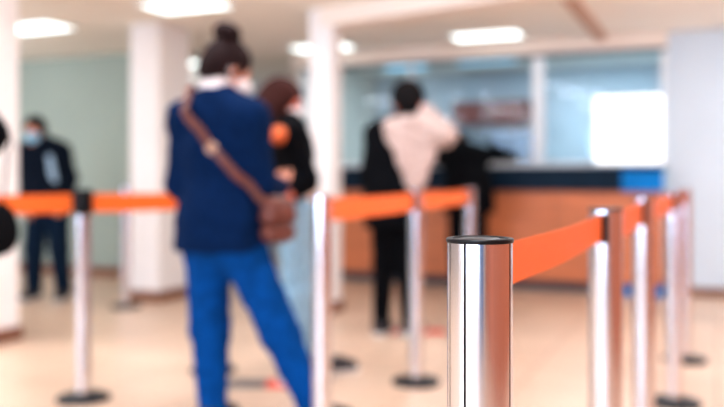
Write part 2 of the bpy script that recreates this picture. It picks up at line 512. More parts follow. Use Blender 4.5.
GROUP_POST = 'steel belt barrier posts'
def make_post(loc, rz, label):
    t = thing('barrier_post', label, 'barrier post', loc, rz, GROUP_POST)
    b = bm_obj('base', lathe([(0, 0), (0.118, 0), (0.121, 0.004), (0.121, 0.011), (0.117, 0.016), (0.085, 0.022), (0.05, 0.027), (0.046, 0.034), (0.0351, 0.036), (0, 0.036)], 64), M['black_rub'], t, smooth=True)
    pl = bm_obj('pole', tube_mesh(PR, 0.035, PZ), M['steel'], t, smooth=True)
    pl.data.materials.append(M['black'])
    pl.rotation_euler.z = math.radians(-10)
    c = bm_obj('cap', lathe([(0, PZ), (PR + 0.0008, PZ), (PR + 0.0012, PZ + 0.0007), (PR + 0.0012, PZ + 0.0036), (PR + 0.0002, PZ + 0.0046),
                             (PR - 0.004, PZ + 0.0046), (PR - 0.0048, PZ + 0.0030), (PR - 0.011, PZ + 0.0030), (0, PZ + 0.0030)], 72), M['black'], t, smooth=True)
    disc = bmesh.new()
    add_lathe(disc, [(0, PZ + 0.0030), (0.0215, PZ + 0.0030), (0.0215, PZ + 0.0040), (0.0205, PZ + 0.0045), (0, PZ + 0.0045)], 48)
    bm_obj('cap_disc', disc, M['grey_plastic'], c, smooth=True)
    return t

ROW = -T + math.radians(23.4)      # the posts stand square to the room
PHI = PI / 2
def P(px, d):
    return at((px - 362) * d / F, d)
RIGHT = [P(479.8, 0.8826 + 0.0), P(605.5, 1.735), P(643.5, 2.66), P(673.5, 3.72), P(684.5, 4.6)]
dirv = (RIGHT[4] - RIGHT[0]).normalized()
rowang = math.atan2(dirv.y, dirv.x)
first = make_post(RIGHT[0], rowang, 'large steel post in sharp focus at the front')
lab = ['second post of the right-hand row, right behind the sharp front post', 'third post of the right-hand row, counted from the sharp front post',
       'fourth post of the right-hand row, its black base cut by the bottom edge', 'farthest post of the right-hand row, before the white wall']
for p, l in zip(RIGHT[1:], lab):
    copy_thing(first, p, rowang, l)
MID = [P(322, 3.0), P(416, 4.1), P(469.5, 5.2)]
md = (MID[2] - MID[0]).normalized()
mang = math.atan2(md.y, md.x)
for p, l in zip(MID, ['bright post standing before the slim column, nearest of the middle row', 'middle row post with its round black base in view, before the caller in cream',
                      'farthest post of the middle row, seen just behind the sharp front post']):
    copy_thing(first, p, mang, l)
LEFT = [P(-150, 3.45), P(83, 3.80), P(213, 4.35)]
l1 = copy_thing(first, LEFT[1], 0.1, 'left-hand post with black belt head and round base, cut by the bottom edge')
hd = bm_obj('belt_head', lathe([(0.0352, 0.855), (0.041, 0.857), (0.042, 0.90), (0.042, 0.965), (0.039, 0.973), (0, 0.973)], 48), M['black'], l1, smooth=True)
tag(hd, 'black belt head')
copy_thing(first, LEFT[0], 0.1, 'post of the left barrier beyond the left edge')
copy_thing(first, LEFT[2], 0.1, 'post hidden behind the woman in the navy jacket')
copy_thing(first, P(126, 6.5), 0.3, 'far shaded post beside the wide white column, under the left belt')

def belt(p, q, label, sag=0.004, r0=PR, r1=PR, wd=0.086):
    """webbing from post p to post q, with its black end clips"""
    BELT_Z = BELT_TOP - wd / 2
    v = q - p
    v.z = 0
    L = v.length
    u = v.normalized()
    t = thing('barrier_belt', label, 'barrier belt', (p.x, p.y, 0), math.atan2(u.y, u.x), 'orange barrier belts')
    pts, nr = [], []
    s0, s1 = r0 + 0.004, L - r1 - 0.013
    N = 24
    for i in range(N + 1):
        f = i / N
        pts.append(Vector((s0 + (s1 - s0) * f, 0.0015 * math.sin(f * 9), BELT_Z - sag * 4 * f * (1 - f))))
        nr.append(Vector((0, -1, 0)))
    bm_obj('webbing', ribbon(pts, nr, wd, 0.0014), M['belt'], t)
    bm_obj('belt_clip', boxes((L - r1 - 0.016, L - r1 - 0.0015, -0.011, 0.011, BELT_Z - wd / 2 - 0.006, BELT_Z + wd / 2 + 0.002)), M['black'], t, bevel=0.003)
    bm_obj('belt_mouth', boxes((r0 + 0.0015, r0 + 0.006, -0.008, 0.008, BELT_Z - wd / 2 - 0.004, BELT_Z + wd / 2 + 0.002)), M['black'], t, bevel=0.0015)
    return t
names = ['orange belt running back from the sharp front post', 'orange belt between second and third posts of the right-hand row',
         'orange belt between third and fourth posts of the right-hand row', 'orange belt between the two farthest posts of the right-hand row']
for i in range(4):
    belt(RIGHT[i], RIGHT[i + 1], names[i], wd=0.053 if i == 0 else 0.07)
belt(MID[0], MID[1], 'orange belt between the bright nearest post and the middle row\'s second post')
belt(MID[1], MID[2], 'short far stretch of orange belt at the end of the middle row')
belt(LEFT[1], LEFT[0], 'orange belt running off the left edge from the black-headed post', r0=0.042)
belt(LEFT[1], LEFT[2], 'orange belt running behind the woman in navy from the black-headed post', r0=0.042)

# ------------------------------------------------------------------ floor markings
def floor_strip(px0, px1, d, label, cols, w=0.07):
    p, q = P(px0, d), P(px1, d)
    L = (q - p).length
    t = thing('floor_marking', label, 'floor marking', (p.x, p.y, 0), T, 'taped floor markings')
    n = len(cols)
    x = 0
    for fr, m in cols:
        bm_obj('tape', boxes((x * L, (x + fr) * L - 0.002, -w / 2, w / 2, 0.0004, 0.0028)), M[m], t, bevel=0.001)
        x += fr
floor_strip(226, 296, 4.08, 'grey and red floor tape seen between the legs in blue jeans', [(0.58, 'tape_dark'), (0.42, 'tape_red')], 0.16)
floor_strip(384, 446, 5.45, 'red floor tape at the feet of the caller in cream', [(1.0, 'tape_red')], 0.16)

# ------------------------------------------------------------------ figures: implicit surfaces meshed with surface nets
def vec(*a):
    return np.array(a, dtype=np.float64)

class Sdf:
    def __init__(self):
        self.pr = []
        self.cuts = []
    def cone(self, a, b, ra, rb, k=0.03, flat=None, clip=(), neg=False):
        self.pr.append(('c', np.array(a, float), np.array(b, float), ra, rb, k, flat, clip, neg))
        return self
    def ell(self, c, r, R=None, k=0.03, clip=(), neg=False):
        self.pr.append(('e', np.array(c, float), np.array(r, float), np.eye(3) if R is None else np.array(R, float), None, k, None, clip, neg))
        return self
    def cut(self, p, n):
        """keep the side the normal points away from"""
        n = np.array(n, float)
        self.cuts.append((np.array(p, float), n / np.linalg.norm(n)))
        return self
    def mesh(self, res, noise=None):
        lo = np.full(3, 1e9)
        hi = -lo
        for p in self.pr:
            if p[8]:
                continue
            if p[0] == 'c':
                m = max(p[3], p[4])
                lo = np.minimum(lo, np.minimum(p[1], p[2]) - m)
                hi = np.maximum(hi, np.maximum(p[1], p[2]) + m)
            else:
                m = max(p[2])
                lo = np.minimum(lo, p[1] - m)
                hi = np.maximum(hi, p[1] + m)
        lo -= 3 * res + 0.01
        hi += 3 * res + 0.01
        n = np.ceil((hi - lo) / res).astype(int) + 1
        ax = [(lo[i] + res * np.arange(n[i])).astype(np.float32) for i in range(3)]
        G = np.full(n, 0.5, dtype=np.float32)
        for p in self.pr:
            k = p[5]
            if p[0] == 'c':
                m = max(p[3], p[4])
                a_, b_ = np.minimum(p[1], p[2]) - m, np.maximum(p[1], p[2]) + m
            else:
                m = max(p[2])
                a_, b_ = p[1] - m, p[1] + m
            mg = k + 3 * res
            i0 = np.clip(np.floor((a_ - mg - lo) / res).astype(int), 0, n)
            i1 = np.clip(np.ceil((b_ + mg - lo) / res).astype(int) + 1, 0, n)
            if (i1 <= i0).any():
                continue
            X, Y, Z = np.meshgrid(*[ax[i][i0[i]:i1[i]] for i in range(3)], indexing='ij')
            if p[0] == 'c':
                a, b = p[1], p[2]
                qx, qy, qz = X - a[0], Y - a[1], Z - a[2]
                ab = b - a
                sc = 1.0
                if p[6] is not None:
                    fn, s = p[6]
                    cmpn = (qx * fn[0] + qy * fn[1] + qz * fn[2]) * (1 / s - 1)
                    qx, qy, qz = qx + fn[0] * cmpn, qy + fn[1] * cmpn, qz + fn[2] * cmpn
                    ab = ab + fn * (np.dot(ab, fn) * (1 / s - 1))
                    sc = s ** 0.5
                L2 = max(float(np.dot(ab, ab)), 1e-9)
                t = np.clip((qx * ab[0] + qy * ab[1] + qz * ab[2]) / L2, 0, 1)
                d = (np.sqrt((qx - t * ab[0]) ** 2 + (qy - t * ab[1]) ** 2 + (qz - t * ab[2]) ** 2) - (p[3] + (p[4] - p[3]) * t)) * sc
            else:
                R = p[3]
                q = [X - p[1][0], Y - p[1][1], Z - p[1][2]]
                l = [(q[0] * R[0, i] + q[1] * R[1, i] + q[2] * R[2, i]) / p[2][i] for i in range(3)]
                k0 = np.sqrt(l[0] ** 2 + l[1] ** 2 + l[2] ** 2)
                g = np.sqrt((l[0] / p[2][0]) ** 2 + (l[1] / p[2][1]) ** 2 + (l[2] / p[2][2]) ** 2) + 1e-6
                d = k0 * (k0 - 1) / g
            for cp, cn in p[7]:
                d = np.maximum(d, (X - cp[0]) * cn[0] + (Y - cp[1]) * cn[1] + (Z - cp[2]) * cn[2])
            sl = tuple(slice(i0[i], i1[i]) for i in range(3))
            g0 = G[sl]
            if p[8]:
                d = -d
                h = np.maximum(k - np.abs(g0 - d), 0) / max(k, 1e-6)
                G[sl] = np.maximum(g0, d) + h * h * k * 0.25
            else:
                h = np.maximum(k - np.abs(g0 - d), 0) / max(k, 1e-6)
                G[sl] = np.minimum(g0, d) - h * h * k * 0.25
        X, Y, Z = np.meshgrid(*ax, indexing='ij', sparse=True)
        if noise:
            amp, fr, ph = noise
            G = G + amp * (np.sin(fr * (X * 1.1 + Z * 0.7) + ph) * np.sin(fr * (Y - Z * 0.9) + 1.3 * ph) + 0.6 * np.sin(fr * 1.9 * (Z + X * 0.5 - Y * 0.4) + ph * 2))
        for cp, cn in self.cuts:
            G = np.maximum(G, (X - cp[0]) * cn[0] + (Y - cp[1]) * cn[1] + (Z - cp[2]) * cn[2])
        return surface_nets(G, lo, res)

def surface_nets(G, lo, res):
    ins = G < 0
    n = G.shape
    c = [ins[i:n[0] - 1 + i, j:n[1] - 1 + j, k:n[2] - 1 + k] for i in (0, 1) for j in (0, 1) for k in (0, 1)]
    s = sum(x.astype(np.int8) for x in c)
    act = (s > 0) & (s < 8)
    idx = np.full(act.shape, -1, dtype=np.int64)
    cells = np.argwhere(act)
    idx[act] = np.arange(len(cells))
    acc = np.zeros((len(cells), 3))
    cnt = np.zeros(len(cells))
    off = [(i, j, k) for i in (0, 1) for j in (0, 1) for k in (0, 1)]
    val = {o: G[cells[:, 0] + o[0], cells[:, 1] + o[1], cells[:, 2] + o[2]] for o in off}
    for o in off:
        for axn in range(3):
            if o[axn] == 0:
                e = list(o)
                e[axn] = 1
                a, b = val[o], val[tuple(e)]
                m = (a < 0) != (b < 0)
                t = np.where(m, a / np.where(m, a - b, 1), 0)
                pt = np.tile(np.array(o, float), (len(cells), 1))
                pt[:, axn] += t
                acc += pt * m[:, None]
                cnt += m
    V = lo + (cells + acc / np.maximum(cnt, 1)[:, None]) * res
    faces = []
    for axn in range(3):
        a = [slice(None)] * 3
        b = [slice(None)] * 3
        a[axn] = slice(0, n[axn] - 1)
        b[axn] = slice(1, n[axn])
        m = ins[tuple(a)] != ins[tuple(b)]
        e = np.argwhere(m)
        u, w = (axn + 1) % 3, (axn + 2) % 3
        ok = (e[:, u] > 0) & (e[:, w] > 0) & (e[:, u] < n[u] - 1) & (e[:, w] < n[w] - 1)
        e = e[ok]
        flip = ins[e[:, 0], e[:, 1], e[:, 2]]
        q = []
        for du, dw in ((1, 1), (0, 1), (0, 0), (1, 0)):
            cc = e.copy()
            cc[:, u] -= du
            cc[:, w] -= dw
            q.append(idx[cc[:, 0], cc[:, 1], cc[:, 2]])
        q = np.stack(q, 1)
        q[~flip] = q[~flip][:, ::-1]
        faces.append(q)
    Fq = np.concatenate(faces)
    Fq = Fq[(Fq >= 0).all(1)]
    return V, Fq

def sdf_obj(name, sdf, res, m, parent, noise=None, smooth_it=2):
    V, Fq = sdf.mesh(res, noise)
    # a little relaxation takes the grid out of the surface
    for _ in range(smooth_it):
        acc = np.zeros_like(V)
        cnt = np.zeros(len(V))
        for i in range(4):
            j = (i + 1) % 4
            np.add.at(acc, Fq[:, i], V[Fq[:, j]])
            np.add.at(cnt, Fq[:, i], 1)
            np.add.at(acc, Fq[:, j], V[Fq[:, i]])
            np.add.at(cnt, Fq[:, j], 1)
        V = V * 0.5 + 0.5 * acc / np.maximum(cnt, 1)[:, None]
    me = bpy.data.meshes.new(name)
    me.vertices.add(len(V))
    me.vertices.foreach_set('co', V.astype(np.float32).ravel())
    me.loops.add(Fq.size)
    me.loops.foreach_set('vertex_index', Fq.astype(np.int32).ravel())
    me.polygons.add(len(Fq))
    me.polygons.foreach_set('loop_start', np.arange(0, Fq.size, 4, dtype=np.int32))
    me.polygons.foreach_set('use_smooth', np.ones(len(Fq), dtype=bool))
    me.update(calc_edges=True)
    me.validate()
    return link(name, me, m, parent)

def unit(v):
    return v / max(np.linalg.norm(v), 1e-9)

def rotm(yaw=0, pitch=0, roll=0):
    """head frame: yaw>0 to the person's left, pitch>0 looks down, roll about the view axis"""
    return np.array(Matrix.Rotation(yaw, 3, 'Z') @ Matrix.Rotation(-pitch, 3, 'X') @ Matrix.Rotation(roll, 3, 'Y'))

def pose(h=1.65, sw=0.175):
    s = h / 1.65
    J = dict(pelvis=vec(0, 0, .93), chest=vec(0, .0, 1.22), neck=vec(0, -.015, 1.385), head=vec(0, .03, 1.54))
    for sd, x in (('L', -1), ('R', 1)):
        J['sh' + sd] = vec(x * sw, -.005, 1.335)
        J['el' + sd] = vec(x * (sw + .05), -.03, 1.06)
        J['wr' + sd] = vec(x * (sw + .05), .06, .83)
        J['hp' + sd] = vec(x * .085, 0, .87)
        J['kn' + sd] = vec(x * .10, .025, .46)
        J['an' + sd] = vec(x * .10, -.01, .085)
    for k in J:
        J[k] = J[k] * s
    J['headR'] = np.eye(3)
    J['girth'] = 1.0
    return J

def torso(S, J, g=0.0, low=True, k=0.05, hem=()):
    r = unit(J['shR'] - J['shL'])
    up = unit(J['neck'] - J['pelvis'])
    fw = unit(np.cross(up, r))
    G = J['girth']
    w = J['pelvis'] * .45 + J['chest'] * .55
    fl = (fw, .70)
    S.cone(J['pelvis'], w, .155 * G + g, .128 * G + g, k, fl, hem)
    S.cone(w, J['chest'], .128 * G + g, .148 * G + g, k, fl, hem)
    S.cone(J['chest'], J['chest'] * .45 + J['neck'] * .55, .148 * G + g, .115 * G + g, k, fl)
    S.cone(J['shL'], J['shR'], .056 + g, .056 + g, k)
    S.cone(J['neck'] * .8 + J['shL'] * .2, J['shL'], .05 + g, .05 + g, k)
    S.cone(J['neck'] * .8 + J['shR'] * .2, J['shR'], .05 + g, .05 + g, k)
    if low:
        S.cone(J['hpL'], J['hpR'], .095 * G + g, .095 * G + g, k, (fw, .95))
        S.ell((J['hpL'] + J['hpR']) / 2 - fw * .05 + vec(0, 0, .02), (.125 * G + g, .085 + g, .10 + g), None, k)
    return r, up, fw

def hand(S, wrist, d, nrm, side, curl=(.5, .6), scale=1.0):
    """palm, four fingers and a thumb; d = direction of the fingers, nrm = palm side, side = +1/-1 which way the thumb sits"""
    d = unit(d)
    nrm = unit(nrm - d * np.dot(nrm, d))
    w = np.cross(d, nrm) * side
    s = scale
    S.cone(wrist - d * .02, wrist + d * .02 * s, .026, .026, .015, (nrm, .75))
    for o in (-.026, -.009, .009, .026):
        S.cone(wrist + d * .015 * s + w * o * .6 * s, wrist + d * .085 * s + w * o * s, .013, .0115, .012, (nrm, .9))
    for o, L in ((.027, .068), (.009, .078), (-.009, .072), (-.026, .056)):
        p = wrist + d * .088 * s + w * o * s
        a = 0
        for fr, c in ((.45, curl[0]), (.32, curl[1]), (.23, curl[1] * .7)):
            a += c
            q = p + (d * math.cos(a) + nrm * math.sin(a)) * L * fr * s
            S.cone(p, q, .0092 * s, .008 * s, .003)
            p = q
    p = wrist + d * .028 * s + w * .026 * s
    q = p + unit(d * .55 + w * .75 + nrm * .35) * .042 * s
    e = q + unit(d * .85 + w * .25 + nrm * .45) * .034 * s
    S.cone(p, q, .013, .0105, .01)
    S.cone(q, e, .0105, .008, .003)

def make_person(name, label, cat, loc, yaw, J, skin, top, trousers, hair, shoes, mask=None, bun=False, res=.0075,
                hem=.80, hands=True, gloves=False, long_hair=False, top_name='jacket', cap_hair=1.0, grp=None):
    """J in the person's own frame: x to their right, y forwards"""
    root = thing(name, label, cat, loc, T + yaw, grp)
    H, R = J['head'], J['headR']
    hx = lambda x, y, z: H + R @ vec(x, y, z)
    B = Sdf()
    r, up, fw = torso(B, J)
    B.cone(J['neck'], hx(0, -.018, -.05), .052, .05, .03)
    B.ell(hx(0, -.012, .018), (.074, .092, .09), R, .02)
    B.ell(hx(0, .028, -.035), (.057, .060, .075), R, .03)
    B.ell(hx(0, .062, -.088), (.026, .024, .02), R, .025)
    B.cone(hx(0, .086, .012), hx(0, .108, -.026), .008, .013, .012)
    B.cone(hx(-.034, .074, .024), hx(.034, .074, .024), .011, .011, .015)
    B.cone(hx(-.018, .083, -.060), hx(.018, .083, -.060), .008, .008, .008)
    for s in (-1, 1):
        B.ell(hx(s * .075, -.005, -.008), (.010, .019, .030), R, .006)
        B.ell(hx(s * .031, .094, .008), (.017, .014, .011), R, .008, neg=True)
    for sd, s in (('L', -1), ('R', 1)):
        B.cone(J['sh' + sd], J['el' + sd], .047, .038, .03)
        B.cone(J['el' + sd], J['wr' + sd], .040, .027, .02)
        if hands:
            dd = J.get('hand' + sd, J['wr' + sd] - J['el' + sd])
            nn = J.get('palm' + sd, vec(-s, 0.2, 0))
            th = np.cross(unit(dd), unit(nn))
            pref = J.get('thumb' + sd, vec(0, 1, .3))
            hand(B, J['wr' + sd] + unit(dd) * .012, dd, nn, 1 if np.dot(th, pref) >= 0 else -1, J.get('curl' + sd, (.45, .5)))
        B.cone(J['hp' + sd], J['kn' + sd], .084, .056, .04)
        B.cone(J['kn' + sd], J['an' + sd], .054, .036, .03)
        td = J.get('toe' + sd, vec(0.1 * s, 1, 0))
        td = unit(td)
        a = J['an' + sd]
        g = vec(a[0], a[1], a[2] - .045)
        B.cone(g - td * .03, g + td * .12 - vec(0, 0, .008), .03, .024, .02)
    sdf_obj('body', B, res, skin, root, smooth_it=2)
    for s in (-1, 1):
        bm = bmesh.new()
        bmesh.ops.create_uvsphere(bm, u_segments=16, v_segments=10, radius=.0115)
        bm_obj('eye', bm, M['eye'], root, smooth=True, loc=Vector(hx(s * .031, .0775, .008)))
    # trousers
    Tm = Sdf()
    torso_low = J['pelvis'] * .6 + J['chest'] * .4
    Tm.cone(J['pelvis'], torso_low, .158 * J['girth'] + .008, .132 * J['girth'] + .008, .04, (fw, .72), clip=[(torso_low, up)])
    Tm.cone(J['hpL'], J['hpR'], .105 * J['girth'], .105 * J['girth'], .04, (fw, .95))
    Tm.ell((J['hpL'] + J['hpR']) / 2 - fw * .055 + vec(0, 0, .02), (.135 * J['girth'], .09, .105), None, .05)
    for sd in 'LR':
        A, K, Hp = J['an' + sd], J['kn' + sd], J['hp' + sd]
        Tm.cone(Hp, K, J.get('thigh', .098), J.get('knee', .070), .05)
        Tm.cone(K, A - vec(0, 0, .02), J.get('knee', .070), J.get('ankle', .056), .03, clip=[(A - vec(0, 0, .035), vec(0, 0, -1))])
    sdf_obj('jeans' if 'denim' in trousers.name else 'trousers', Tm, .010, trousers, root, noise=(.0028, 44, 1.0), smooth_it=2)
    # jacket or coat
    C = Sdf()
    hc = [(vec(0, 0, hem), vec(0, 0, -1))]
    torso(C, J, .022, low=False, hem=hc)
    low = vec(J['pelvis'][0], J['pelvis'][1], min(hem, J['pelvis'][2]) - .05)
    C.cone(J['pelvis'], low, .188 * J['girth'], .200 * J['girth'], .05, (fw, .86), hc)
    C.cone(J['neck'] - up * .02, J['neck'] + up * J.get('collar_h', .035), .075, .066, .03)
    for sd in 'LR':
        C.cone(J['sh' + sd], J['el' + sd], J.get('sleeve', .070), .058, .04)
        f = unit(J['wr' + sd] - J['el' + sd])
        C.cone(J['el' + sd], J['wr' + sd] + f * .01, .058, .044, .025, clip=[(J['wr' + sd] - f * .005, f)])
    tp = sdf_obj(top_name, C, .010, top, root, noise=(.0032, 38, 2.0), smooth_it=2)
    # hair
    if hair is not None:
        Hh = Sdf()
        e = .012 * cap_hair
        Hh.ell(hx(0, -.016, .024), (.076 + e, .094 + e, .092 + e), R, .02)
        Hh.ell(hx(0, -.055, -.025), (.066 + e * .5, .055 + e, .072), R, .03)
        Hh.ell(hx(0, .098, -.045), (.080, .080, .100), R, .02, neg=True)
        Hh.ell(hx(0, .02, -.11), (.10, .09, .06), R, .02, neg=True)
        if bun:
            Hh.ell(hx(0, -.066, .136), (.074, .060, .042), R, .002)
            Hh.ell(hx(.045, -.075, .128), (.032, .03, .026), R, .006)
            Hh.ell(hx(-.035, -.035, .150), (.030, .028, .02), R, .006)
        if long_hair:
            Hh.cone(hx(0, -.06, -.02), hx(0, -.075, -.13), .075, .05, .04)
            Hh.cone(hx(-.07, -.01, 0), hx(-.066, -.01, -.11), .026, .018, .03)
            Hh.cone(hx(.07, -.01, 0), hx(.066, -.01, -.11), .026, .018, .03)
        sdf_obj('hair', Hh, .007, hair, root, noise=(.003, 120, .5), smooth_it=1)
    if mask is not None:
        Mk = Sdf()
        Mk.ell(hx(0, .032, -.040), (.061, .071, .073), R, .01)
        Mk.cone(hx(0, .088, .004), hx(0, .112, -.030), .012, .017, .02)
        Mk.cut(hx(0, 0, -.018), R @ vec(0, -.15, 1))
        Mk.cut(hx(0, .040, 0), R @ vec(0, -1, 0))
        mk = sdf_obj('face_mask', Mk, .006, mask, root, smooth_it=1)
        for s in (-1, 1):
            lp = [Vector(hx(s * .055, .045, -.02)), Vector(hx(s * .072, .02, -.012)), Vector(hx(s * .082, -.015, .0)), Vector(hx(s * .083, -.027, -.02)),
                  Vector(hx(s * .076, 0.0, -.045)), Vector(hx(s * .052, .045, -.055))]
            bm_obj('ear_loop', ribbon(lp, [Vector(R @ vec(s, 0, 0))] * len(lp), .004, .003), mask, mk)
    # shoes
    for sd, s in (('L', -1), ('R', 1)):
        a = J['an' + sd]
        td = unit(J.get('toe' + sd, vec(0.1 * s, 1, 0)))
        base = a[2] - .085
        sh = Sdf()
        p = vec(a[0], a[1], base)
        sh.cone(p - td * .04 + vec(0, 0, .055), p + td * .10 + vec(0, 0, .045), .045, .042, .03)
        sh.cone(p + vec(0, 0, .06), p + vec(0, 0, .095), .046, .048, .03, clip=[(p + vec(0, 0, .095), vec(0, 0, 1))])
        sh.cone(p + td * .08 + vec(0, 0, .04), p + td * .165 + vec(0, 0, .034), .043, .034, .03)
        sh.cut(p + vec(0, 0, .018), vec(0, 0, -1))
        so = sdf_obj('shoe', sh, .008, shoes, root, smooth_it=1)
        sl = Sdf()
        sl.cone(p - td * .042 + vec(0, 0, .02), p + td * .08 + vec(0, 0, .02), .047, .046, .02, clip=())
        sl.cone(p + td * .08 + vec(0, 0, .02), p + td * .17 + vec(0, 0, .02), .046, .037, .02)
        sl.cut(p + vec(0, 0, .0), vec(0, 0, -1))
        sl.cut(p + vec(0, 0, .022), vec(0, 0, 1))
        sdf_obj('sole', sl, .007, M['sole'], so, smooth_it=0)
    return root, tp, hx, fw, up

def inyaw(yaw, x, d, z):
    """offset given in camera axes (x right, d away) -> the person's own frame"""
    c, s = math.cos(-yaw), math.sin(-yaw)
    return vec(x * c - d * s, x * s + d * c, z)

# --- the woman in the navy denim jacket, seen from behind ------------------------------
yw = math.radians(-24)
SW = 246.0
J = pose(1.60, .165)
o = lambda px, py, d=0.0: inyaw(yw, (px - 228) / SW, d, EYE - (py - 177) / SW)
J['pelvis'] = o(221, 222)
J['chest'] = o(220, 148, .01)
J['neck'] = o(216, 101, .01)
J['head'] = o(226, 68, .05)
J['shL'] = o(185, 118, .06)
J['shR'] = o(252, 121, -.06)
J['elL'] = o(177, 185, .05)
J['wrL'] = o(196, 196, .28)
J['elR'] = o(262, 183, -.02)
J['wrR'] = o(275, 188, .22)
J['hpL'] = o(206, 240, .03)
J['hpR'] = o(240, 240, -.03)
J['knL'] = o(208, 330, .04)
J['knR'] = o(280, 332, .0)
J['anL'] = o(213, 410, .0)
J['anR'] = o(317, 408, -.02)
for sd in 'LR':
    J['an' + sd][2] = .085
J['toeL'] = vec(-.1, 1, 0)
J['toeR'] = vec(.35, 1, 0)
J['handL'] = vec(.35, .9, .15); J['palmL'] = vec(.6, 0, .7)
J['handR'] = vec(-.35, .9, .15); J['palmR'] = vec(-.6, 0, .7)
J['headR'] = rotm(math.radians(-34), math.radians(24))
J['girth'] = 1.0
J['collar_h'] = .012
J['thigh'], J['knee'], J['ankle'] = .098, .080, .056
J['sleeve'] = .072
wroot = at((228 - 362) / SW, F / SW)
w_root, w_jacket, w_hx, w_fw, w_up = make_person('person', 'person with a hair bun in a navy denim jacket and blue jeans, back turned', 'person', wroot, yw, J,
            M['skin'], M['denim_navy'], M['denim_blue'], M['hair_brown'], M['shoe_dark'], mask=M['mask_white'], bun=True, hem=EYE - (250 - 177) / SW)
cl = Sdf()
cl.cone(J['neck'] + w_up * .03, J['neck'] + w_up * .088 + vec(0, .012, 0), .072, .066, .02, clip=[(J['neck'] + w_up * .092, w_up)])
sdf_obj('shirt_collar', cl, .008, M['collar'], w_root, noise=(.002, 60, 1), smooth_it=1)

# her cross-body bag: the strap lies on the back of the jacket
def surf(tp, yaw, root_px, root_py_scale, pts, d_from=-1.0):
    me = tp.data
    bvh = BVHTree.FromPolygons([v.co.copy() for v in me.vertices], [tuple(p.vertices) for p in me.polygons])
    out, nr = [], []
    dirv = Vector(inyaw(yaw, 0, 1, 0))
    for px, py in pts:
        org = Vector(inyaw(yaw, (px - root_px) / root_py_scale, d_from, EYE - (py - 177) / root_py_scale))
        h = bvh.ray_cast(org, dirv)
        if h[0] is not None:
            out.append(h[0])
            nr.append(h[1] if h[1].dot(dirv) < 0 else -h[1])
    return out, nr
path = []
ctrl = [(191, 112), (197, 122), (207, 132), (217, 146), (228, 159), (240, 173), (251, 187), (258, 198)]
pts, nrs = surf(w_jacket, yw, 228, SW, ctrl)
bag = thing('shoulder_bag', 'brown leather cross-body bag on the navy-jacketed woman\'s back and hip', 'bag', wroot, T + yw)
if len(pts) > 3:
    sp = [p + n * .024 for p, n in zip(pts, nrs)]
    # over the shoulder crest, then down the front to the bag again: a closed loop
    me = w_jacket.data
    bvh = BVHTree.FromPolygons([v.co.copy() for v in me.vertices], [tuple(p.vertices) for p in me.polygons])
    nn = list(nrs)
    away = Vector(inyaw(yw, 0, 1, 0))
    crest, cn = [], []
    for k in range(1, 9):
        q = pts[0] + away * (.022 * k)
        q = q - Vector(inyaw(yw, .002 * k, 0, 0))
        h = bvh.ray_cast(q + Vector((0, 0, .4)), Vector((0, 0, -1)))
        if h[0] is not None and h[0].z > pts[0].z - .03:
            crest.append(h[0] + Vector((0, 0, .028)))
            cn.append(h[1] if h[1].z > 0 else -h[1])
    front, fn = [], []
    for px, py in [(196, 126), (203, 140), (212, 154), (222, 170), (233, 187), (243, 203), (253, 213)]:
        org = Vector(inyaw(yw, (px - 228) / SW, 1.0, EYE - (py - 177) / SW))
        h = bvh.ray_cast(org, -away)
        if h[0] is not None:
            front.append(h[0] + away * (.05 if len(front) < 2 else .03))
            fn.append(away.copy())
    bag_top = Vector(o(276, 203, -.10))
    bag_top2 = Vector(o(276, 215, -.02))
    sp = [bag_top2] + front[::-1] + crest[::-1] + sp + [bag_top]
    nn = [away] + fn[::-1] + cn[::-1] + nn + [nn[-1]]
    # dense resampling
    dn, dp = [], []
    for i in range(len(sp) - 1):
        for f in (0, .25, .5, .75):
            dp.append(sp[i].lerp(sp[i + 1], f))
            dn.append(nn[i].lerp(nn[i + 1], f))
    dp.append(sp[-1]); dn.append(nn[-1])
    bm_obj('strap', ribbon(dp, dn, .036, .005), M['leather'], bag, smooth=True)
    tgt = pts[3].lerp(pts[4], .3)
    bi = min(range(2, len(dp) - 2), key=lambda i: (dp[i] - tgt).length)
    bp_, bn_ = dp[bi], dn[bi].normalized()
    tt = (dp[bi + 1] - dp[bi - 1]).normalized()
    ww = tt.cross(bn_).normalized()
    bb = bmesh.new()
    for (u0, u1, v0, v1) in ((-.015, .015, -.023, -.019), (-.015, .015, .019, .023), (-.015, -.011, -.023, .023), (.011, .015, -.023, .023), (-.002, .002, -.019, .019)):
        vs = []
        for hgt in (.003, .007):
            for uu, vv in ((u0, v0), (u1, v0), (u1, v1), (u0, v1)):
                vs.append(bb.verts.new(bp_ + tt * uu + ww * vv + bn_ * hgt))
        for f in ((0, 3, 2, 1), (4, 5, 6, 7), (0, 1, 5, 4), (1, 2, 6, 5), (2, 3, 7, 6), (3, 0, 4, 7)):
            bb.faces.new([vs[i] for i in f])
    bm_obj('buckle', bb, M['brass'], bag)
bs = Sdf()
c0 = o(281, 219, -.105)
ax_d = unit(inyaw(yw, .6, .8, 0))
bs.cone(c0 - ax_d * .03 + vec(0, 0, .05), c0 + ax_d * .03 + vec(0, 0, .05), .034, .034, .04)
bs.cone(c0 - ax_d * .045 - vec(0, 0, .05), c0 + ax_d * .045 - vec(0, 0, .05), .040, .040, .06)
bb_ = sdf_obj('bag_body', bs, .008, M['leather'], bag, noise=(.002, 40, 1))
fl = Sdf()
fl.cone(c0 - ax_d * .035 + vec(0, 0, .06), c0 + ax_d * .035 + vec(0, 0, .06), .038, .038, .03)
fl.cone(c0 - ax_d * .04 - vec(0, 0, .0), c0 + ax_d * .04 - vec(0, 0, .0), .044, .044, .05)
fl.cut(c0 - vec(0, 0, .01), vec(0, 0, -1))
sdf_obj('bag_flap', fl, .008, M['leather'], bag)

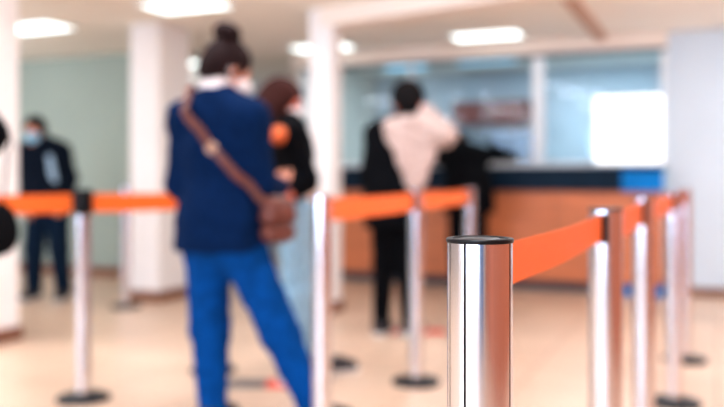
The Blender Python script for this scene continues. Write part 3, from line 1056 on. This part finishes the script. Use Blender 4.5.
# --- the woman in black behind her -----------------------------------------------------
y2 = math.radians(-70)
S2 = F / 4.2
r2 = 298
J = pose(1.53, .16)
o = lambda px, py, d=0.0: inyaw(y2, (px - r2) / S2, d, EYE - (py - 177) / S2)
J['pelvis'] = o(292, 196)
J['chest'] = o(291, 152)
J['neck'] = o(287, 126)
J['head'] = o(283, 103, -.01)
J['shL'] = o(288, 137, .15)
J['shR'] = o(293, 138, -.15)
J['elL'] = o(300, 180, .17)
J['wrL'] = o(298, 190, -.06)
J['elR'] = o(309, 180, -.18)
J['wrR'] = o(294, 194, -.24)
J['hpL'] = o(298, 214, .085)
J['hpR'] = o(298, 214, -.085)
J['knL'] = o(307, 290, .09)
J['knR'] = o(298, 292, -.09)
J['anL'] = o(321, 360, .08)
J['anR'] = o(296, 374, -.10)
for sd in 'LR':
    J['an' + sd][2] = .085
J['toeL'] = J['toeR'] = vec(.05, 1, 0)
J['handL'] = inyaw(y2, -.8, -.5, -.1); J['palmL'] = inyaw(y2, 0, 0, -1)
J['handR'] = inyaw(y2, -.95, .2, -.1); J['palmR'] = inyaw(y2, 0, .5, .8)
J['headR'] = rotm(math.radians(-22), math.radians(16))
J['girth'] = .92
J['thigh'], J['knee'], J['ankle'] = .092, .076, .06
p2, p2_jacket, _, fw2, up2 = make_person('person', 'person in black jacket and pale jeans behind the bun-haired woman, white mask', 'person', at((r2 - 362) / S2, 4.2), y2, J,
            M['skin_rosy'], M['cloth_black'], M['denim_pale'], M['hair_auburn'], M['shoe_dark'], mask=M['mask_white'], hem=1.05, long_hair=True, cap_hair=1.5)
bl = Sdf()
torso(bl, J, .014, low=False)
bl.cone(J['pelvis'], J['pelvis'] - vec(0, 0, .08), .168, .165, .04, (fw2, .8))
bl.cut(vec(0, 0, .80), vec(0, 0, -1))
bl.cut(vec(0, 0, 1.09), vec(0, 0, 1))
sdf_obj('sweater_hem', bl, .010, M['beige'], p2, noise=(.002, 60, 1))
pc, pn = surf(p2_jacket, y2, r2, S2, [(283, 137)])
pa = Sdf()
if pc:
    pa.ell(np.array(pc[0]), (.046, .046, .046), None, .01)
else:
    pa.ell(o(279, 137, -.16), (.052, .052, .052), None, .01)
sdf_obj('orange_patch', pa, .007, M['orange_patch'], p2, noise=(.002, 60, 1))

# --- the masked person at the far left --------------------------------------------------
y3 = math.radians(176)
S3 = F / 6.87
J = pose(1.56, .18)
o = lambda px, py, d=0.0: inyaw(y3, (px - 48) / S3, d, EYE - (py - 177) / S3)
J['head'] = o(37, 131, -.05)
J['neck'] = o(40, 147, .0)
J['chest'] = o(45, 163, .0)
J['pelvis'] = o(48, 195, .0)
J['shR'] = o(26, 152, .0)
J['shL'] = o(60, 152, .02)
J['elL'] = o(70, 178, .03)
J['wrL'] = o(69, 200, -.08)
J['elR'] = o(25, 182, .05)
J['wrR'] = o(31, 204, -.08)
J['knR'] = o(35, 248, -.02)
J['knL'] = o(60, 248, -.02)
J['anR'] = o(33, 290, .02)
J['anL'] = o(63, 290, .02)
for sd in 'LR':
    J['an' + sd][2] = .085
J['headR'] = rotm(0, math.radians(10))
J['girth'] = 1.2
J['knee'], J['ankle'] = .082, .068
p3, p3_jacket, _, fw3, up3 = make_person('person', 'person in dark jacket and jeans with pale blue face mask by the left wall', 'person', at((48 - 362) / S3, 6.87), y3, J,
            M['skin'], M['cloth_navy'], M['denim_dark'], M['hair_black'], M['shoe_dark'], mask=M['mask_blue'], hem=.80, res=.009)
st = Sdf()
c3 = J['chest'] * .5 + J['pelvis'] * .5
st.cone(J['chest'] + fw3 * .105 + vec(-.075, 0, .04) + fw3 * .012, c3 + fw3 * .117 + vec(-.10, 0, -.02), .030, .035, .03, (unit(fw3), .6))
sdf_obj('shirt', st, .008, M['shirt'], p3)

# --- the caller in black coat and cream fleece, seen from behind --------------------------
y4 = math.radians(-25)
S4 = F / 5.35
r4 = 396
J = pose(1.64, .18)
o = lambda px, py, d=0.0: inyaw(y4, (px - r4) / S4, d, EYE - (py - 177) / S4)
J['head'] = o(406, 100, .03)
J['neck'] = o(403, 123, .0)
J['chest'] = o(398, 150, .0)
J['pelvis'] = o(394, 194, .0)
J['shL'] = o(377, 134, .06)
J['shR'] = o(425, 132, -.06)
J['elL'] = o(368, 176, .02)
J['wrL'] = o(372, 205, .14)
J['elR'] = o(443, 136, -.16)
J['wrR'] = o(427, 114, -.06)
J['hpL'] = o(385, 202, .03)
J['hpR'] = o(405, 202, -.03)
J['knL'] = o(384, 266, .03)
J['knR'] = o(407, 266, -.02)
J['anL'] = o(381, 325, .0)
J['anR'] = o(409, 325, .0)
for sd in 'LR':
    J['an' + sd][2] = .085
J['handR'] = inyaw(y4, -.55, .25, .8); J['palmR'] = inyaw(y4, -.9, .2, -.5)
J['headR'] = rotm(math.radians(68), math.radians(5))
J['girth'] = 1.02
p4, p4_coat, _, fw4, up4 = make_person('person', 'person in black with a cream fleece wrap, one elbow raised, facing the counter', 'person', at((r4 - 362) / S4, 5.35), y4, J,
            M['skin_rosy'], M['cloth_black'], M['cloth_black'], M['hair_black'], M['shoe_dark'], mask=None, hem=.70, top_name='coat', cap_hair=1.9, res=.009)
sh4 = Sdf()
f4 = unit(fw4)
sh4.ell(o(404, 124, -.04), (.150, .120, .055), None, .03)                       # rolled collar behind the neck
sh4.cone(J['shR'] + vec(0, 0, .01), J['elR'], .098, .074, .05)                   # sleeve over the raised arm
sh4.cone(J['elR'], J['wrR'] + unit(J['wrR'] - J['elR']) * .01, .070, .056, .04)
for x0, x1, r0, yb in ((391, 403, .060, 166), (402, 409, .066, 184), (413, 415, .066, 188), (424, 421, .064, 178), (434, 428, .056, 162)):
    sh4.cone(o(x0, 130, -.115), o(x1, yb, -.155), r0, r0 * .62, .022, (f4, .62))  # hanging folds on the back
sdf_obj('fleece_wrap', sh4, .010, M['fleece'], p4, noise=(.005, 34, 1))

# --- the dark figure leaning on the counter -----------------------------------------------
y5 = math.radians(8)
S5 = F / 7.35
r5 = 466
J = pose(1.66, .19)
o = lambda px, py, d=0.0: inyaw(y5, (px - r5) / S5, d, EYE - (py - 177) / S5)
J['pelvis'] = vec(0, -.02, .93)
J['chest'] = vec(0, .10, 1.15)
J['neck'] = vec(.0, .22, 1.265)
J['head'] = vec(.0, .33, 1.325)
J['shL'] = vec(-.19, .18, 1.225)
J['shR'] = vec(.19, .18, 1.225)
J['elL'] = vec(-.25, .33, 1.19)
J['elR'] = vec(.25, .33, 1.19)
J['wrL'] = vec(-.10, .50, 1.17)
J['wrR'] = vec(.10, .50, 1.17)
J['handL'] = vec(.7, .7, 0); J['palmL'] = vec(0, 0, -1); J['curlL'] = (.1, .1)
J['handR'] = vec(-.7, .7, 0); J['palmR'] = vec(0, 0, -1); J['curlR'] = (.1, .1)
J['headR'] = rotm(0, math.radians(38))
J['girth'] = 1.15
make_person('person', 'person in dark clothes bent forward onto the service counter', 'person', at((r5 - 362) / S5, 7.20), y5, J,
            M['skin'], M['cloth_black'], M['cloth_black'], M['hair_black'], M['shoe_dark'], mask=None, hem=.72, top_name='coat', res=.009)

# --- the figure cut by the left edge --------------------------------------------------------
y6 = math.radians(-15)
S6 = F / 2.6
r6 = -118
J = pose(1.68, .19)
o = lambda px, py, d=0.0: inyaw(y6, (px - r6) / S6, d, EYE - (py - 177) / S6)
J['shR'] = o(-54, 70, -.03)
J['elR'] = o(-9, 135, -.02)
J['wrR'] = o(-44, 150, .18)
J['handR'] = vec(-.6, .8, .1); J['palmR'] = vec(0, 0, 1)
J['girth'] = 1.0
make_person('person', 'person in black at the left edge, only a bent elbow in view', 'person', at((r6 - 362) / S6, 2.6), y6, J,
            M['skin'], M['cloth_black'], M['cloth_black'], M['hair_black'], M['shoe_dark'], mask=M['mask_white'], hem=.72, top_name='coat', res=.009)
hb = thing('handbag', 'black bag hanging at the left edge from the bent arm of the person in black', 'bag', at((r6 - 362) / S6, 2.6), T + y6)
hbs = Sdf()
c6 = o(-23, 231, .06)
hbs.cone(c6 + inyaw(y6, 0, -.08, .03), c6 + inyaw(y6, 0, .08, .03), .058, .058, .04)
hbs.cone(c6 + inyaw(y6, 0, -.09, -.03), c6 + inyaw(y6, 0, .09, -.03), .064, .064, .05)
sdf_obj('bag_body', hbs, .008, M['cloth_black'], hb)
m6 = J['elR'] * .55 + J['wrR'] * .45
fd = unit(J['wrR'] - J['elR'])
pp = unit(vec(fd[1], -fd[0], 0))
hp = [Vector(c6 + vec(0, 0, .07) + pp * .05)] + [Vector(m6 + pp * (.075 * math.cos(a)) + vec(0, 0, .085 * math.sin(a))) for a in (-.5, 0, .4, .8, 1.2, 1.57, 1.95, 2.35, 2.75, PI, PI + .5)] + [Vector(c6 + vec(0, 0, .07) - pp * .05)]
hn = [Vector(pp)] + [Vector(pp * math.cos(a) + vec(0, 0, math.sin(a))) for a in (-.2, 0, .4, .8, 1.2, 1.57, 1.95, 2.35, 2.75, PI, PI + .2)] + [Vector(-pp)]
bm_obj('bag_strap', ribbon(hp, hn, .02, .005), M['cloth_black'], hb)

# ------------------------------------------------------------------ world, camera
w = bpy.data.worlds.new('world')
SC.world = w
w.use_nodes = True
bg = w.node_tree.nodes['Background']
sky = w.node_tree.nodes.new('ShaderNodeTexSky')
sky.sky_type = 'HOSEK_WILKIE'
sky.sun_direction = Vector((0.3, 0.5, 0.8)).normalized()
sky.turbidity = 4
w.node_tree.links.new(sky.outputs[0], bg.inputs['Color'])
bg.inputs['Strength'].default_value = 1.0

cam = bpy.data.cameras.new('camera')
co = bpy.data.objects.new('camera', cam)
COL.objects.link(co)
co.location = (0, 0, EYE)
co.rotation_euler = (PI / 2, 0, T)
cam.sensor_width = 36
cam.lens = F * 36 / 724
cam.shift_y = -(203.5 - 177) / 724
cam.clip_start = 0.02
cam.dof.use_dof = True
cam.dof.focus_distance = 0.852
cam.dof.aperture_fstop = cam.lens / 1000 / 0.0178
cam.dof.aperture_blades = 0
SC.camera = co

SC.view_settings.view_transform = 'Standard'
SC.view_settings.look = 'None'
SC.view_settings.exposure = 0.18
SC.view_settings.gamma = 0.90
SC.cycles.use_denoising = True
SC.cycles.max_bounces = 8
SC.cycles.sample_clamp_indirect = 8
